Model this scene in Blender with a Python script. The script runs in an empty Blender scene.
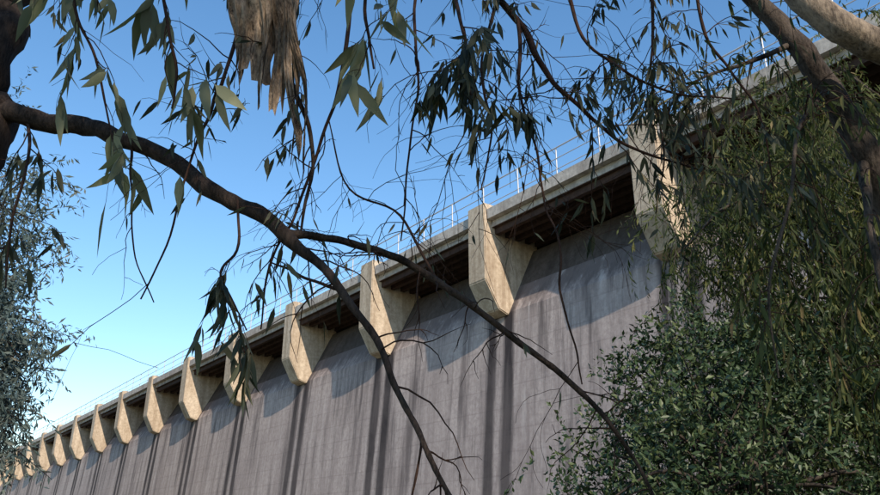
import bpy, math, numpy as np
from mathutils import Vector
rng=np.random.default_rng(7)
sc=bpy.context.scene
col=sc.collection
PI=math.pi
# ---------------------------------------------------------------- helpers
def empty(name,loc=(0,0,0)):
    o=bpy.data.objects.new(name,None); o.location=loc; o.empty_display_size=.3; col.objects.link(o); return o
def link(name,data,parent=None,mat=None):
    o=bpy.data.objects.new(name,data); col.objects.link(o)
    if parent: o.parent=parent
    if mat: data.materials.append(mat)
    return o
def mesh_np(name,V,F,parent,mat,var=None,smooth=False):
    me=bpy.data.meshes.new(name); V=np.asarray(V,np.float32); F=np.asarray(F,np.int32)
    k=F.shape[1]
    me.vertices.add(len(V)); me.vertices.foreach_set('co',V.ravel())
    me.loops.add(F.size); me.loops.foreach_set('vertex_index',F.ravel())
    me.polygons.add(len(F)); me.polygons.foreach_set('loop_start',np.arange(0,F.size,k,dtype=np.int32))
    if smooth: me.polygons.foreach_set('use_smooth',np.ones(len(F),bool))
    me.update(calc_edges=True)
    if var is not None:
        a=me.attributes.new('var','FLOAT','POINT'); a.data.foreach_set('value',np.asarray(var,np.float32))
    return link(name,me,parent,mat)
def nrm(a): return a/np.maximum(np.linalg.norm(a,axis=-1,keepdims=True),1e-9)
def leaves(name,P,D,L,W,parent,mat,detail=True,curve=.12,clump=None):
    P=np.asarray(P,float);D=nrm(np.asarray(D,float));n=len(P)
    R=rng.normal(size=(n,3)); S=nrm(np.cross(D,R)); N=np.cross(S,D)
    L=np.asarray(L)[:,None];W=np.asarray(W)[:,None]
    v=rng.random(n)
    if clump is not None: v=np.clip(.55*v+.45*np.asarray(clump),0,1)
    if detail:
        t=[0,.07,.25,.5,.78,1.]; w=[.05,.08,.9,1.,.5,.01]
        c=(rng.random((n,1))-.5)*2*curve*1.6; b=(rng.random((n,1))-.35)*curve*1.8
        rows=[]
        for ti,wi in zip(t,w):
            mid=P+D*L*ti+S*L*c*(ti**2)*1.2+N*L*b*ti**2
            h=S*W*.5*wi
            rows+= [mid-h+N*W*.14*wi, mid, mid+h+N*W*.14*wi]
        V=np.stack(rows,1).reshape(-1,3); m=18
        f=[]
        for i in range(5):
            for j in range(2):
                a=i*3+j; f.append([a,a+1,a+4,a+3])
    else:
        mid=P+D*L*.5+N*W*.2
        V=np.stack([P,mid-S*W*.5,P+D*L,mid+S*W*.5],1).reshape(-1,3); m=4
        f=[[0,1,2],[0,2,3]]
    f=np.array(f); F=(f[None]+ (np.arange(n)*m)[:,None,None]).reshape(-1,f.shape[1])
    return mesh_np(name,V,F,parent,mat,np.repeat(v,m),smooth=detail)
def crom(pts,sub):
    P=np.asarray(pts,float); Q=np.vstack([2*P[0]-P[1],P,2*P[-1]-P[-2]]); out=[]
    for i in range(len(P)-1):
        p0,p1,p2,p3=Q[i:i+4]
        for t in np.arange(sub)/sub:
            out.append(.5*((2*p1)+(p2-p0)*t+(2*p0-5*p1+4*p2-p3)*t*t+(3*p1-p0-3*p2+p3)*t**3))
    out.append(P[-1]); return np.array(out)
def tubes(name,splines,parent,mat,res=2):
    cu=bpy.data.curves.new(name,'CURVE'); cu.dimensions='3D'; cu.bevel_depth=1.0; cu.bevel_resolution=res; cu.use_fill_caps=True
    for s in splines:
        s=np.asarray(s); sp=cu.splines.new('POLY'); sp.points.add(len(s)-1)
        co=np.ones((len(s),4)); co[:,:3]=s[:,:3]; sp.points.foreach_set('co',co.ravel())
        sp.points.foreach_set('radius',np.maximum(s[:,3],.0008)); sp.use_smooth=True
    return link(name,cu,parent,mat)
def gnarl(pts,sub=6,amp=.35,rad=.05):
    s=crom(pts,sub); n=len(s)
    ph=rng.random(6)*6.28; u=np.arange(n)
    for k in range(3):
        s[:,k]+=s[:,3]*amp*(np.sin(u*.45+ph[k])+.4*np.sin(u*1.1+ph[k+3]))
    s[:,3]*=1+rad*rng.normal(size=n)
    return s
# ---------------------------------------------------------------- materials
def newmat(name):
    m=bpy.data.materials.new(name); m.use_nodes=True; nt=m.node_tree; nt.nodes.clear()
    out=nt.nodes.new('ShaderNodeOutputMaterial'); return m,nt,out
def N(nt,t,**k):
    n=nt.nodes.new(t)
    for a,b in k.items():
        if a=='inp':
            for i,v in b.items(): n.inputs[i].default_value=v
        else: setattr(n,a,b)
    return n
def ramp(nt,fac,stops):
    r=N(nt,'ShaderNodeValToRGB'); e=r.color_ramp.elements
    while len(e)<len(stops): e.new(.5)
    for x,(p,c) in zip(e,stops):
        x.position=p; x.color=(*c,1) if len(c)==3 else c
    nt.links.new(fac,r.inputs[0]); return r.outputs[0]
def mixc(nt,fac,a,b,mode='MIX'):
    m=N(nt,'ShaderNodeMix',data_type='RGBA',blend_type=mode)
    for s,v in ((0,fac),(6,a),(7,b)):
        if hasattr(v,'links'): nt.links.new(v,m.inputs[s])
        else: m.inputs[s].default_value=v if s==0 else (*v,1)
    return m.outputs[2]
def math_(nt,op,a,b=None,c=None):
    m=N(nt,'ShaderNodeMath',operation=op)
    for i,v in enumerate((a,b,c)):
        if v is None: continue
        if hasattr(v,'links'): nt.links.new(v,m.inputs[i])
        else: m.inputs[i].default_value=v
    return m.outputs[0]
def leafmat(name,stops,trans=.3,rough=.55,spec=.3):
    m,nt,out=newmat(name)
    a=N(nt,'ShaderNodeAttribute',attribute_name='var')
    c=ramp(nt,a.outputs['Fac'],stops)
    b=N(nt,'ShaderNodeBsdfPrincipled',inp={'Roughness':rough,'Specular IOR Level':spec}); nt.links.new(c,b.inputs['Base Color'])
    if not trans: nt.links.new(b.outputs[0],out.inputs[0]); return m
    t=N(nt,'ShaderNodeBsdfTranslucent'); c2=mixc(nt,1.,c,(1.,1.,.55),'MULTIPLY'); nt.links.new(c2,t.inputs[0])
    x=N(nt,'ShaderNodeMixShader',inp={0:trans}); nt.links.new(b.outputs[0],x.inputs[1]); nt.links.new(t.outputs[0],x.inputs[2]); nt.links.new(x.outputs[0],out.inputs[0]); return m
def barkmat(name,dark,light,scale=6.,bump=.6,dist=.01):
    m,nt,out=newmat(name); tc=N(nt,'ShaderNodeTexCoord')
    mp=N(nt,'ShaderNodeMapping',inp={'Scale':(1,1,.35)}); nt.links.new(tc.outputs['Object'],mp.inputs[0])
    n1=N(nt,'ShaderNodeTexNoise',inp={'Scale':scale,'Detail':4,'Roughness':.65}); nt.links.new(mp.outputs[0],n1.inputs[0])
    n2=N(nt,'ShaderNodeTexNoise',inp={'Scale':scale*9,'Detail':4,'Roughness':.7}); nt.links.new(mp.outputs[0],n2.inputs[0])
    f=math_(nt,'MULTIPLY_ADD',n2.outputs[0],.5,math_(nt,'MULTIPLY',n1.outputs[0],.6))
    c=ramp(nt,f,[(.42,dark),(.66,light)])
    b=N(nt,'ShaderNodeBsdfPrincipled',inp={'Roughness':.9,'Specular IOR Level':.15}); nt.links.new(c,b.inputs['Base Color'])
    if bump:
        bp=N(nt,'ShaderNodeBump',inp={'Strength':bump,'Distance':dist}); nt.links.new(f,bp.inputs['Height']); nt.links.new(bp.outputs[0],b.inputs['Normal'])
    nt.links.new(b.outputs[0],out.inputs[0]); return m
S_=6.43; Y0=14*.7296   # buttress spacing / first buttress
def concrete(name,base,light,dark,stain_shade=False,lifts=False,rough=.92,streak=.75):
    m,nt,out=newmat(name); L=nt.links; tc=N(nt,'ShaderNodeTexCoord'); ob=tc.outputs['Object']
    sx=N(nt,'ShaderNodeSeparateXYZ'); L.new(ob,sx.inputs[0])
    n1=N(nt,'ShaderNodeTexNoise',inp={'Scale':.35,'Detail':5,'Roughness':.65}); L.new(ob,n1.inputs[0])
    n2=N(nt,'ShaderNodeTexNoise',inp={'Scale':7.,'Detail':5,'Roughness':.75}); L.new(ob,n2.inputs[0])
    mp=N(nt,'ShaderNodeMapping',inp={'Scale':(1.6,1.6,.12)}); L.new(ob,mp.inputs[0])
    n3=N(nt,'ShaderNodeTexNoise',inp={'Scale':1.6,'Detail':6,'Roughness':.72}); L.new(mp.outputs[0],n3.inputs[0])
    c=ramp(nt,n1.outputs[0],[(.3,base),(.7,light)])
    c=mixc(nt,ramp(nt,n3.outputs[0],[(.42,(0,0,0)),(.68,(streak,streak,streak))]),c,dark)
    c=mixc(nt,ramp(nt,n2.outputs[0],[(.35,(.55,.55,.55)),(.6,(0,0,0))]),c,dark)
    if lifts:
        zz=math_(nt,'ADD',sx.outputs[2],math_(nt,'MULTIPLY',n2.outputs[0],.05))
        z=math_(nt,'FRACT',math_(nt,'DIVIDE',zz,.62))
        ln=math_(nt,'LESS_THAN',math_(nt,'ABSOLUTE',math_(nt,'SUBTRACT',z,.5)),.03)
        c=mixc(nt,math_(nt,'MULTIPLY',math_(nt,'MULTIPLY',ln,n3.outputs[0]),.7),c,dark)
        wn=N(nt,'ShaderNodeTexWhiteNoise',noise_dimensions='1D')
        L.new(math_(nt,'FLOOR',math_(nt,'ADD',math_(nt,'DIVIDE',zz,.62),.5)),wn.inputs['W'])
        c=mixc(nt,math_(nt,'MULTIPLY',wn.outputs[0],.2),c,dark)
    if stain_shade:
        up=N(nt,'ShaderNodeMapRange',inp={1:7.9,2:8.6,3:0.,4:.85}); L.new(math_(nt,'ADD',sx.outputs[2],math_(nt,'MULTIPLY',math_(nt,'SUBTRACT',n3.outputs[0],.5),1.8)),up.inputs[0])  # under-deck shade painted into the upper wall; water stains follow below
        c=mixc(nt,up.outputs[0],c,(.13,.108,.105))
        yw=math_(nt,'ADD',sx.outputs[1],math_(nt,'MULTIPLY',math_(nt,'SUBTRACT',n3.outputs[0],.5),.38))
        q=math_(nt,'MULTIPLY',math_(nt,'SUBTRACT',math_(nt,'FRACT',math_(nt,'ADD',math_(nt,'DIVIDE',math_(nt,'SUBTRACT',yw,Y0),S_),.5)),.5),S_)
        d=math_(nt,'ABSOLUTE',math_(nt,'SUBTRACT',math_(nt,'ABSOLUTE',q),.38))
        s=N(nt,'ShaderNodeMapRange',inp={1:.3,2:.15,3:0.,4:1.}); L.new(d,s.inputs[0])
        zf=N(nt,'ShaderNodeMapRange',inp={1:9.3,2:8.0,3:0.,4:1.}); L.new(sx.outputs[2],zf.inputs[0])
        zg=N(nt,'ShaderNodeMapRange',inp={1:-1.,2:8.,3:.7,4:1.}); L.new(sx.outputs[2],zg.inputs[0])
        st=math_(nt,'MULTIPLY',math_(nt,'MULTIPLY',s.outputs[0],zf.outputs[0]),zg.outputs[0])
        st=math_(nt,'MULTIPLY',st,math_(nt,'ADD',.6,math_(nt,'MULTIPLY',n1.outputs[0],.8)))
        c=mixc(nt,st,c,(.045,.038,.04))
        mp2=N(nt,'ShaderNodeMapping',inp={'Scale':(1.,1.,.03)}); L.new(ob,mp2.inputs[0])
        n4=N(nt,'ShaderNodeTexNoise',inp={'Scale':2.2,'Detail':6,'Roughness':.68}); L.new(mp2.outputs[0],n4.inputs[0])
        c=mixc(nt,math_(nt,'MULTIPLY',ramp(nt,n4.outputs[0],[(.51,(0,0,0)),(.66,(.9,.9,.9))]),zg.outputs[0]),c,(.12,.1,.098))
        c=mixc(nt,math_(nt,'MULTIPLY',ramp(nt,n4.outputs[0],[(.32,(.5,.5,.5)),(.42,(0,0,0))]),zg.outputs[0]),c,(.60,.54,.52))
    b=N(nt,'ShaderNodeBsdfPrincipled',inp={'Roughness':rough,'Specular IOR Level':.2}); L.new(c,b.inputs['Base Color'])
    n5=N(nt,'ShaderNodeTexNoise',inp={'Scale':9.,'Detail':4,'Roughness':.7}); L.new(ob,n5.inputs[0])
    bp=N(nt,'ShaderNodeBump',inp={'Strength':.45,'Distance':.014}); L.new(n5.outputs[0],bp.inputs['Height']); L.new(bp.outputs[0],b.inputs['Normal'])
    L.new(b.outputs[0],out.inputs[0]); return m
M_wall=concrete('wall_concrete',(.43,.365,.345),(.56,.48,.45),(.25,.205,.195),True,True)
M_rec=concrete('recess_shade_concrete',(.09,.075,.066),(.125,.105,.092),(.04,.03,.027))  # darkened copy of the concrete, deck shade put into its colour
M_pier=concrete('buttress_concrete',(.56,.47,.36),(.66,.57,.46),(.24,.175,.12))
M_deck=concrete('deck_concrete',(.50,.46,.42),(.62,.58,.53),(.22,.19,.17))
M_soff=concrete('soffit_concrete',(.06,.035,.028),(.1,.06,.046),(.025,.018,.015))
m,nt,out=newmat('galvanised_rail'); b=N(nt,'ShaderNodeBsdfPrincipled',inp={'Base Color':(.5,.51,.53,1),'Roughness':.5,'Metallic':.3}); nt.links.new(b.outputs[0],out.inputs[0]); M_rail=m
M_bark=barkmat('dark_bark',(.01,.008,.007),(.06,.044,.036),10,.9,.015)
M_bark2=barkmat('pale_bark',(.06,.048,.04),(.33,.27,.21),7,.8,.014)
M_bark3=barkmat('grey_bark',(.012,.01,.009),(.095,.078,.066),9,.9,.015)
M_twig=barkmat('twig_bark',(.016,.009,.007),(.06,.034,.025),30,0)
M_peel=barkmat('peeling_bark',(.06,.042,.032),(.44,.34,.25),16,1.,.012)
M_lf1=leafmat('gum_leaf',[(0,(.02,.028,.02)),(.55,(.052,.062,.042)),(.85,(.12,.13,.085)),(1,(.21,.17,.1))],.28,.6,.2)
M_lf1b=leafmat('gum_leaf_pale',[(0,(.08,.095,.065)),(.6,(.18,.195,.13)),(1,(.3,.31,.2))],.35,.6,.2)
M_lf2=leafmat('willow_leaf',[(0,(.016,.028,.01)),(.4,(.045,.063,.02)),(.7,(.085,.105,.035)),(.9,(.17,.165,.06)),(1,(.23,.16,.09))],.32,.6,.2)
M_lf3=leafmat('shrub_leaf',[(0,(.01,.024,.011)),(.5,(.036,.066,.028)),(1,(.12,.15,.065))],0,.45,.3)
M_lf4=leafmat('hazed_leaf',[(0,(.04,.065,.07)),(.6,(.075,.105,.1)),(.92,(.13,.145,.125)),(1,(.22,.18,.14))],0,.7,.15)  # bluish cast of distance haze painted into the leaf colours
M_lf5=leafmat('shade_leaf',[(0,(.02,.03,.02)),(1,(.08,.1,.05))],0)
# ---------------------------------------------------------------- ground
m,nt,out=newmat('dry_grass_earth'); tc=N(nt,'ShaderNodeTexCoord')
n=N(nt,'ShaderNodeTexNoise',inp={'Scale':.8,'Detail':10,'Roughness':.7}); nt.links.new(tc.outputs['Object'],n.inputs[0])
c=ramp(nt,n.outputs[0],[(.35,(.05,.06,.025)),(.6,(.13,.11,.06)),(.8,(.2,.16,.1))])
b=N(nt,'ShaderNodeBsdfPrincipled',inp={'Roughness':1.}); nt.links.new(c,b.inputs['Base Color']); nt.links.new(b.outputs[0],out.inputs[0])
g=np.linspace(-1,1,81); g=np.sign(g)*np.abs(g)**2.2*900
X,Y=np.meshgrid(g,g); Z=.12*np.sin(X*.7)*np.cos(Y*.5)-.1
V=np.stack([X.ravel(),Y.ravel(),Z.ravel()],1); i=np.arange(80); I,J=np.meshgrid(i,i); a=(J*81+I).ravel()
mesh_np('ground',V,np.stack([a,a+1,a+82,a+81],1),None,m,smooth=True)
# ---------------------------------------------------------------- dam (local frame: +Y runs along crest, +X into the wall)
dam=empty('concrete_dam'); dam.rotation_euler=(0,0,math.radians(36.9))
def prism(V,F,prof,y0,y1):
    k=len(prof); o=len(V)
    V+= [(x,y0,z) for x,z in prof]+[(x,y1,z) for x,z in prof]
    for i in range(k):
        j=(i+1)%k; F.append((o+i,o+j,o+k+j,o+k+i))
    F.append(tuple(o+i for i in range(k))[::-1]); F.append(tuple(o+k+i for i in range(k)))
def mk(name,V,F,mat,parent,bevel=0):
    me=bpy.data.meshes.new(name); me.from_pydata(V,[],F); me.update()
    import bmesh
    bm=bmesh.new(); bm.from_mesh(me); bmesh.ops.recalc_face_normals(bm,faces=bm.faces)
    if bevel: bmesh.ops.bevel(bm,geom=[e for e in bm.edges],offset=bevel,segments=2,affect='EDGES',clamp_overlap=True)
    bm.to_mesh(me); bm.free()
    return link(name,me,parent,mat)
YA,YB=-30,270
XW=14.8
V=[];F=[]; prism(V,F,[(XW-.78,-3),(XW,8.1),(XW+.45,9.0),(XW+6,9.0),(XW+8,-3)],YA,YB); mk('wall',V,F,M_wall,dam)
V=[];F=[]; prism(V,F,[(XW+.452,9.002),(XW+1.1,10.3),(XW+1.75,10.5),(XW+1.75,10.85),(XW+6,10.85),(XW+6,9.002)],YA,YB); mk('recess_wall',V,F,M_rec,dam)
V=[];F=[]; prism(V,F,[(14.18,10.70),(14.18,10.90),(XW+6.5,10.90),(XW+6.5,10.70)],YA,YB); mk('deck_slab',V,F,M_deck,dam,0)
V=[];F=[]; prism(V,F,[(13.98,10.91),(13.98,11.24),(14.4,11.24),(14.4,11.1),(XW+6.4,11.1),(XW+6.4,10.91)],YA,YB); mk('deck_kerb',V,F,M_deck,dam)
V=[];F=[]
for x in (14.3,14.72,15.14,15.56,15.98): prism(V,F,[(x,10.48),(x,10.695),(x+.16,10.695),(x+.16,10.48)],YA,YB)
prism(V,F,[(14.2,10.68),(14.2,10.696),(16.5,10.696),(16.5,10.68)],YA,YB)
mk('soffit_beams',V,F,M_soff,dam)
V=[];F=[]
for k in range(-5,40):
    y=Y0+k*S_; dz=rng.normal()*.02; dx=rng.normal()*.012; w=.42+rng.normal()*.01
    prism(V,F,[(13.9+dx,11.5+dz),(13.9+dx,9.0+dz),(XW-.4,8.12),(XW-.04,8.0),(XW+.5,8.6),(XW+1.3,10.2),(XW+1.3,11.02),(14.5,11.02),(14.5,11.5+dz)],y-w,y+w)
mk('buttresses',V,F,M_pier,dam,.03)
sp=[]
for zz,r in ((11.52,.014),(11.86,.014),(12.2,.022)): sp.append([(14.2,YA,zz,r),(14.2,YB,zz,r)])
for k in range(int((YB-YA)/(S_/4))):
    y=YA+k*S_/4; sp.append([(14.2,y,11.19,.022),(14.2+rng.normal()*.01,y,12.2,.022)])
tubes('railing',sp,dam,M_rail,1)
# ---------------------------------------------------------------- foreground gum tree (left trunk, limbs overhead)
BR={
'A':[(-2.02,2.95,3.42,.055),(-1.89,2.9,3.38,.046),(-1.63,2.85,3.29,.0409),(-1.41,2.8,3.22,.0358),(-1.19,2.75,3.11,.0327),(-.95,2.7,2.94,.0336),(-.73,2.6,2.78,.03),(-.56,2.55,2.65,.0272),(-.44,2.5,2.53,.0176),(-.33,2.45,2.4,.0146),(-.22,2.4,2.24,.0123),(-.15,2.35,2.09,.0103),(-.09,2.3,1.96,.009),(-.03,2.25,1.84,.008),(.035,2.2,1.71,.0069)],
'B':[(-.57,2.55,2.66,.0182),(-.44,2.6,2.66,.0148),(-.28,2.65,2.64,.0142),(-.15,2.7,2.61,.0144),(0,2.75,2.53,.0145),(.15,2.75,2.42,.013),(.3,2.8,2.31,.0121),(.43,2.8,2.21,.0112),(.56,2.85,2.1,.0104),(.64,2.85,2.0,.0088),(.72,2.9,1.89,.0074),(.78,2.9,1.76,.006)],
'T':[(-2.4,3.1,-.15,.24),(-2.32,3.05,1.2,.18),(-2.18,3.0,2.3,.15),(-2.07,2.95,2.97,.135),(-2.03,2.9,3.39,.13),(-2.07,2.9,3.76,.12),(-2.1,2.9,4.2,.11),(-2.05,2.9,4.9,.09),(-1.75,2.7,5.8,.07)],
'TO':[(-2.06,2.9,3.95,.08),(-1.87,3,4.3,.05),(-1.42,3,4.55,.042),(-.81,3,4.44,.036),(-.1,3,4.4,.03),(.62,3.1,4.54,.024),(1.4,3.2,4.7,.013)],
'C':[(.05,3,4.42,.02),(.29,3,4.07,.018),(.43,3,3.81,.016),(.55,3,3.57,.012),(.72,3,3.37,.009),(.89,3,3.24,.007),(1.15,3,3.14,.004)],
'D':[(-.05,3,4.4,.015),(-.12,2.9,3.87,.009),(-.1,2.9,3.49,.007),(-.14,2.9,3.09,.006),(-.16,2.9,2.77,.004)],
'E':[(.37,3,3.93,.012),(.36,2.9,3.49,.008),(.41,2.9,3.19,.006),(.44,2.9,2.95,.005),(.47,2.8,2.72,.005),(.46,2.75,2.51,.005),(.5,2.77,2.29,.004),(.53,2.82,2.16,.003)],
'F':[(.29,3,4.07,.012),(.18,2.9,3.6,.008),(.23,2.9,3.29,.006),(.17,2.9,3.0,.004)],
'G':[(-.42,2.95,4.42,.012),(-.4,2.7,3.51,.009),(-.48,2.7,3.13,.007),(-.54,2.6,2.75,.006),(-.62,2.6,2.56,.005),(-.63,2.6,2.31,.003)],
'H':[(-.95,3.0,4.46,.011),(-.85,2.6,3.44,.008),(-.9,2.6,3.25,.007),(-.95,2.6,3.02,.005),(-1.0,2.6,2.67,.004),(-1.07,2.6,2.42,.003)],
'I':[(-1.27,2.75,3.14,.008),(-1.21,2.7,2.9,.005),(-1.17,2.7,2.65,.004),(-1.06,2.7,2.44,.003)],
'J':[(-.85,3.0,4.44,.028),(-.79,2.7,3.94,.025),(-.69,2.65,3.57,.021),(-.56,2.6,3.25,.011),(-.49,2.6,2.98,.007),(-.51,2.57,2.66,.005)],
'K':[(.6,3.1,4.54,.011),(.69,3.1,3.97,.009),(.87,3.1,3.74,.008),(1.14,3.1,3.6,.006),(1.42,3.1,3.57,.004)],
'L':[(1.07,3.16,4.63,.012),(1.1,3.2,4.11,.009),(1.04,3.2,3.75,.007),(1.07,3.2,3.35,.005),(.99,3.2,3.02,.003)],
'N':[(-.15,2.35,2.08,.006),(-.06,2.3,1.89,.005),(-.08,2.3,1.72,.004)],
'O':[(-1.6,3.0,4.48,.012),(-1.47,2.4,3.9,.009),(-1.35,2.3,3.45,.006),(-1.24,2.3,3.23,.005),(-1.14,2.3,2.94,.003)],
'P':[(-1.3,3.0,4.53,.011),(-1.07,2.3,3.8,.008),(-.98,2.2,3.37,.006),(-.9,2.2,3.12,.005),(-.9,2.2,2.96,.003)],
'Q':[(-.4,3.0,4.42,.011),(-.29,2.4,3.85,.008),(-.27,2.3,3.4,.006),(-.24,2.3,3.19,.004)],
'S':[(-1.8,2.87,3.34,.009),(-1.64,2.7,3.03,.006),(-1.6,2.6,2.73,.005),(-1.56,2.6,2.46,.003)],
'V':[(-.76,2.6,2.81,.006),(-.72,2.5,2.57,.005),(-.73,2.4,2.44,.004),(-.63,2.4,2.25,.003)],
'W':[(1.38,3.2,4.7,.012),(1.37,3.3,4.19,.009),(1.49,3.3,3.88,.007),(1.6,3.3,3.58,.005),(1.61,3.3,3.19,.003)],
'X':[(.02,3.0,4.4,.012),(.08,2.6,3.64,.008),(.11,2.6,3.44,.006),(.12,2.6,3.27,.004)],
'Y':[(-.33,2.45,2.4,.006),(-.49,2.5,2.48,.005),(-.59,2.5,2.52,.003)],
'Z':[(-.02,2.75,2.55,.006),(-.16,2.8,2.84,.005),(-.37,2.8,2.95,.004),(-.47,2.8,3.28,.003)],
}
tree=empty('eucalyptus_tree')
thick=[];thin=[]
for k,v in BR.items():
    s=gnarl(v,7 if k!='T' else 10,.3 if k in'ABTO' else .8)
    (thick if k in('A','B','T','TO','J') else thin).append(s)
LP=[];LD=[];LL=[]; PP=[];PD=[];PL=[]
def twig(p,d,length,r,n,store,leaflen,leafdens,droop=.12,sub=0.):
    """one weeping twig; returns spline and puts leaves along it"""
    p=np.array(p,float); d=nrm(np.array(d,float)); st=length/n; pts=[]
    for i in range(n+1):
        pts.append([*p,r*(1-.75*i/n)])
        if i>0:
            for _ in range(rng.poisson(leafdens*st)):
                ld=nrm(d*.4+rng.normal(size=3)*.33+np.array([0,0,-1.]))
                store[0].append(p.copy()); store[1].append(ld); store[2].append(leaflen*rng.uniform(.6,1.25))
        if sub and rng.random()<sub and i>1 and i<n-1:
            thin.append(twig(p,nrm(d+rng.normal(size=3)*.7),length*(1-i/n)*rng.uniform(.5,.9),r*.6,max(4,n-i),store,leaflen,leafdens,droop))
        p=p+d*st; d=nrm(d+rng.normal(size=3)*.17+np.array([0,0,-droop]))
    return np.array(pts)
ST=(LP,LD,LL); PT=(PP,PD,PL)
def side(key,n,length,leafdens,leaflen,store=ST,t0=.1,t1=1.,droop=.12,sub=.25,spread=1.):
    s=crom(BR[key],8)
    for _ in range(n):
        q=s[int((len(s)-1)*rng.uniform(t0,t1))]
        d=rng.normal(size=3)*spread; d[2]-=.4
        thin.append(twig(q[:3],d,length*rng.uniform(.5,1.3),max(.0016,min(.0035,q[3]*.45)),10,store,leaflen,leafdens,droop,sub))
# key, twigs, length, leaves/m, leaf length
side('A',14,.32,1.5,.10,t0=.25); side('B',20,.3,1,.08,t0=.1)
side('C',26,.5,18,.105,t0=.15); side('K',18,.4,26,.10,t0=.2); side('L',16,.4,16,.10,t0=.1,t1=.6); side('W',14,.4,22,.1,t0=.1)
side('X',10,.32,32,.14,t0=.35,spread=.5); side('F',10,.4,6,.1); side('E',14,.4,4,.09,t1=.6); side('D',14,.45,1.5,.08)
side('G',16,.35,5,.09,t0=.3); side('H',12,.35,9,.10,t0=.2,t1=.7); side('I',6,.25,2,.08); side('Z',7,.4,1.,.08)
side('J',9,.3,10,.09,t0=.4); side('V',10,.2,26,.12,t0=.4,droop=.35,spread=.4); side('Y',5,.12,8,.1,droop=.3)
side('S',9,.3,18,.11,t0=.1); side('TO',34,.55,9,.11,t0=.1)
side('O',10,.32,14,.17,PT,t0=.25,spread=.6); side('P',9,.26,16,.17,PT,t0=.3,spread=.5); side('Q',6,.2,14,.19,PT,t0=.3,spread=.3)
# long bare weeping twigs between the limbs
for _ in range(38):
    k=['D','E','F','G','C','Z','L','H','K','TO','TO'][rng.integers(11)]; side(k,1,.85,.6,.08,t0=.2,droop=.07,sub=.5)
tubes('trunk_and_limbs',thick,tree,M_bark,4)
tubes('twigs',thin,tree,M_twig,0)
LL=np.array(LL);PL=np.array(PL)
leaves('leaves',LP,LD,LL,LL*rng.uniform(.13,.2,len(LL)),tree,M_lf1)
leaves('pale_leaves',PP,PD,PL,PL*rng.uniform(.17,.25,len(PL)),tree,M_lf1b)
# peeling bark strips hanging from limb J
V=[];F=[]
def ribbon(p0,p1,w0,w1,bow,n=26,m=8,tw=0.):
    o=len(V); p0=np.array(p0);p1=np.array(p1); ph=rng.random()*6; jg=rng.normal(size=m+1)*.05
    for i in range(n+1):
        t=i/n; c=p0*(1-t)+p1*t+np.array([.015*math.sin(t*6+ph),.02*math.sin(t*5+ph),0])
        w=w0*(1-t)+w1*t; w*=1+.22*math.sin(t*9+ph); a0=tw*t
        for j in range(m+1):
            u=(j/m-.5)+.03*math.sin(i*1.3+j+ph)
            jag=jg[j]*max(0,(t-.75)*4)
            fl=.012*math.sin(j*2.2+ph)+.004*rng.normal()
            V.append((c[0]+w*u*math.cos(a0),c[1]+w*u*math.sin(a0)-bow*w*(1-4*u*u)+fl,c[2]+jag))
    for i in range(n):
        for j in range(m): a=o+i*(m+1)+j; F.append((a,a+1,a+m+2,a+m+1))
ribbon((-.78,2.60,4.1),(-.74,2.58,3.36),.20,.12,.25)
ribbon((-.70,2.58,4.1),(-.62,2.56,3.18),.14,.045,.35,tw=.4)
ribbon((-.86,2.60,4.1),(-.82,2.58,3.36),.12,.05,.3,tw=-.6)
ribbon((-.66,2.56,3.9),(-.54,2.55,3.0),.07,.018,.4,tw=1.)
ribbon((-.76,2.55,3.9),(-.68,2.54,3.2),.08,.02,.4,tw=-1.)
ribbon((-.60,2.57,3.6),(-.50,2.56,2.98),.035,.012,.4,tw=2.)
ribbon((-.62,2.60,3.9),(-.57,2.57,3.06),.06,.015,.4,tw=1.6)
mesh_np('peeling_bark',V,F,tree,M_peel,smooth=True)
# ---------------------------------------------------------------- right gum tree (dark trunk fork + pale limb)
tr2=empty('eucalyptus_tree')
R={'R':[(2.6,3.8,-.15,.26),(2.5,3.7,1.2,.18),(2.38,3.6,2.48,.12),(2.26,3.5,3.18,.085),(2.17,3.45,3.52,.075),(2.03,3.4,3.83,.062),(1.89,3.4,4.15,.055),(1.69,3.4,4.49,.05),(1.44,3.4,4.97,.045),(1.0,3.3,5.6,.035)],
'R3':[(2.17,3.45,3.5,.03),(2.03,3.3,2.99,.02),(1.95,3.2,2.52,.013),(1.87,3.2,2.09,.009)],
'R4':[(2.03,3.4,3.83,.018),(1.73,3.2,3.47,.010),(1.57,3.1,3.04,.008),(1.41,3.1,2.62,.006),(1.39,3.1,2.24,.004)],
'R5':[(1.89,3.4,4.1,.018),(1.6,3.35,3.95,.011),(1.3,3.3,3.8,.007),(1.1,3.3,3.6,.005)]}
P2=[(2.47,3.68,1.5,.15),(2.78,3.4,2.7,.125),(2.74,3.25,3.3,.11),(2.5,3.15,3.72,.09),(2.15,3.1,3.87,.08),(1.96,3.1,4.0,.074),(1.79,3.1,4.23,.072),(1.67,3.1,4.54,.07),(1.7,3.0,5.4,.05)]
thin=[]; LP=[];LD=[];LL=[];ST=(LP,LD,LL)
for k,v in R.items(): BR[k]=v
side('R3',22,.55,24,.10,ST,t0=.1,droop=.25); side('R4',26,.5,18,.10,ST,droop=.25); side('R5',14,.5,18,.1,ST); side('R',14,.5,14,.1,ST,t0=.5)
tubes('trunk_and_limbs',[gnarl(v,8,.2) for v in R.values()],tr2,M_bark3,4)
tubes('pale_limb',[gnarl(P2,8,.12,.03)],tr2,M_bark2,6)
tubes('twigs',thin,tr2,M_twig,0)
LL=np.array(LL); leaves('leaves',LP,LD,LL,LL*.15,tr2,M_lf2)
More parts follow.
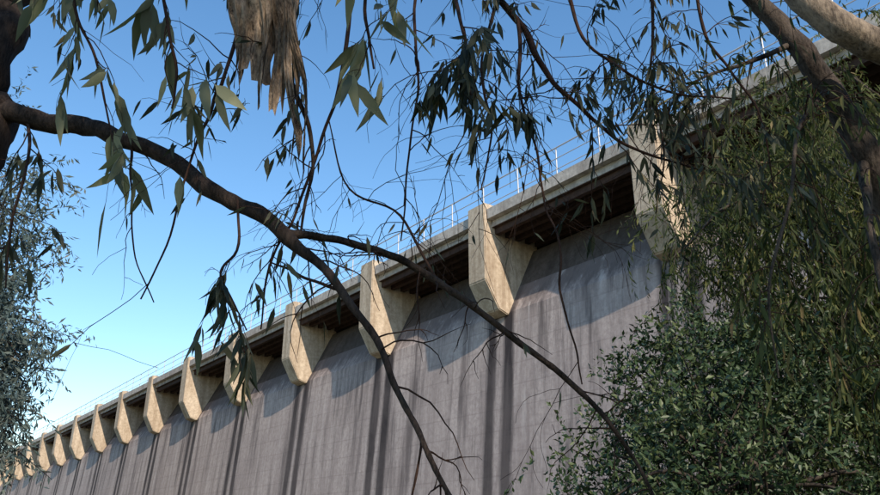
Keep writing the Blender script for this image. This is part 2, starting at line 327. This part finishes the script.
# ---------------------------------------------------------------- generic crown tree
def crown(name,base,top,cens,rad,nstr,strlen,lpm,leaflen,wr,lmat,bmat,droop,detail=False,tr=.15,limbs=40,iso=.45):
    t=empty(name); base=np.array(base,float); top=np.array(top,float)
    P=[];D=[];L=[];C=[];br=[gnarl([(*base,tr),(*(base*.6+top*.4+rng.normal(size=3)*tr),tr*.75),(*top,tr*.35)],8,.3)]
    for ci,c in enumerate(cens):
        c=np.array(c); cv=rng.random()
        if ci%max(1,len(cens)//limbs)==0:
            u=rng.uniform(.25,.95); s=base*(1-u)+top*u; s[2]=min(s[2],c[2]+.2) ; mid=(s+c)/2+np.array([0,0,.12*np.linalg.norm(c-s)])+rng.normal(size=3)*.1*np.linalg.norm(c-s)
            br.append(gnarl([(*s,tr*.28),(*mid,tr*.16),(*c,tr*.05)],5,.6))
        for _ in range(nstr):
            p=c+rng.normal(size=3)*rad*.6; d=nrm(rng.normal(size=3)+np.array([0,0,-droop])); ln=strlen*rng.uniform(.5,1.4)
            n=max(3,int(ln*lpm)); st=ln/n; k=rng.normal(size=(n,3)); pts=[]
            for i in range(n):
                P.append(p); D.append(d*.4+k[i]*iso+np.array([0,0,-droop*.6])); L.append(leaflen*rng.uniform(.6,1.3)); C.append(cv)
                if i%4==0: pts.append([*p,tr*.02])
                p=p+d*st; d=nrm(d+k[i-1]*.08+np.array([0,0,-droop*.12]))
            if len(pts)>2 and rng.random()<.3: br.append(np.array(pts))
    tubes('trunk_and_limbs',br,t,bmat,0)
    L=np.array(L); leaves('leaves',P,D,L,L*wr,t,lmat,detail,clump=C)
    return len(P)
def shell(n,c,r,inner=.35,zmin=None):
    v=nrm(rng.normal(size=(n*2,3))); q=rng.uniform(inner,1,size=(n*2,1))**.6
    lump=1+.22*np.sin(v[:,:1]*5+1)*np.cos(v[:,2:]*6)+.1*rng.normal(size=(n*2,1))
    P=np.array(c)+v*q*lump*np.array(r); 
    if zmin is not None: P=P[P[:,2]>zmin]
    return P[:n]
n1=crown('willow_tree',(6.2,9.6,-.1),(5.8,9.4,6.4),np.vstack([shell(330,(5.4,9.2,4.9),(2.7,2.0,3.1)),shell(100,(4.4,8.8,5.2),(1.3,1.2,1.6)),shell(120,(5.4,8.4,2.8),(2.3,1.4,2.2),zmin=.4)]),.3,6,.9,23,.12,.2,M_lf2,M_bark3,.9,tr=.22,limbs=70)
n2=crown('evergreen_shrub',(3.3,7.8,-.1),(3.0,7.6,2.6),np.vstack([shell(210,(3.5,7.9,2.0),(1.8,1.2,1.6),zmin=.2),shell(110,(2.0,7.7,1.7),(1.25,.9,1.25),zmin=.2),shell(80,(2.8,8.0,3.0),(1.2,.7,.9))]),.2,7,.45,38,.075,.42,M_lf3,M_bark3,.1,tr=.12,limbs=60,iso=.8)
n3=crown('gum_tree',(-24,36,-.1),(-23,35,19),np.vstack([shell(170,(-24.2,35,13.5),(4.8,4,9.0)),shell(180,(-22.2,34,9.2),(3.5,3,4.8))]),.8,8,2.0,8,.40,.25,M_lf4,M_bark3,.5,tr=.4,limbs=60)
# tree standing behind the viewpoint, its crown shades the foreground limbs
n4=crown('gum_tree',(3.6,-4.6,-.1),(3.0,-4.2,7),shell(190,(2.2,-4.2,6.9),(4.6,1.8,3.0)),.45,6,.8,10,.26,.34,M_lf5,M_bark3,.5,tr=.25,limbs=30)
print('LEAVES',n1,n2,n3,n4)
# ---------------------------------------------------------------- light
ld=np.array([1,3.9,-2.4]); a=math.radians(36.9)
w=np.array([ld[0]*math.cos(a)-ld[1]*math.sin(a), ld[0]*math.sin(a)+ld[1]*math.cos(a), ld[2]]); w/=np.linalg.norm(w)
sun=bpy.data.lights.new('sun','SUN'); sun.energy=5.0; sun.angle=math.radians(.5); sun.color=(1,.85,.68)
so=link('sun',sun); so.rotation_euler=Vector(w).to_track_quat('-Z','Y').to_euler(); so.location=(0,-20,30)
tosun=-w; el=math.asin(tosun[2]); az=math.atan2(tosun[0],tosun[1])
wd=bpy.data.worlds.new('World'); sc.world=wd; wd.use_nodes=True; nt=wd.node_tree
sky=nt.nodes.new('ShaderNodeTexSky'); sky.sky_type='NISHITA'; sky.sun_disc=False; sky.sun_elevation=el; sky.sun_rotation=az; sky.air_density=1.25; sky.dust_density=.25; sky.ozone_density=2.4
hs=nt.nodes.new('ShaderNodeHueSaturation'); hs.inputs['Saturation'].default_value=1.2; hs.inputs['Value'].default_value=1.42
bg=nt.nodes['Background']; bg.inputs[1].default_value=.15; nt.links.new(sky.outputs[0],hs.inputs['Color']); nt.links.new(hs.outputs[0],bg.inputs[0])
sc.view_settings.view_transform='Standard'; sc.view_settings.look='None'; sc.view_settings.exposure=0
# ---------------------------------------------------------------- camera
cd=bpy.data.cameras.new('camera'); cd.lens=760/880*36; cd.sensor_width=36; cd.clip_start=.05; cd.clip_end=3000
co=link('camera',cd); co.location=(0,0,1.6); co.rotation_euler=(math.radians(90+21.4),0,0); sc.camera=co
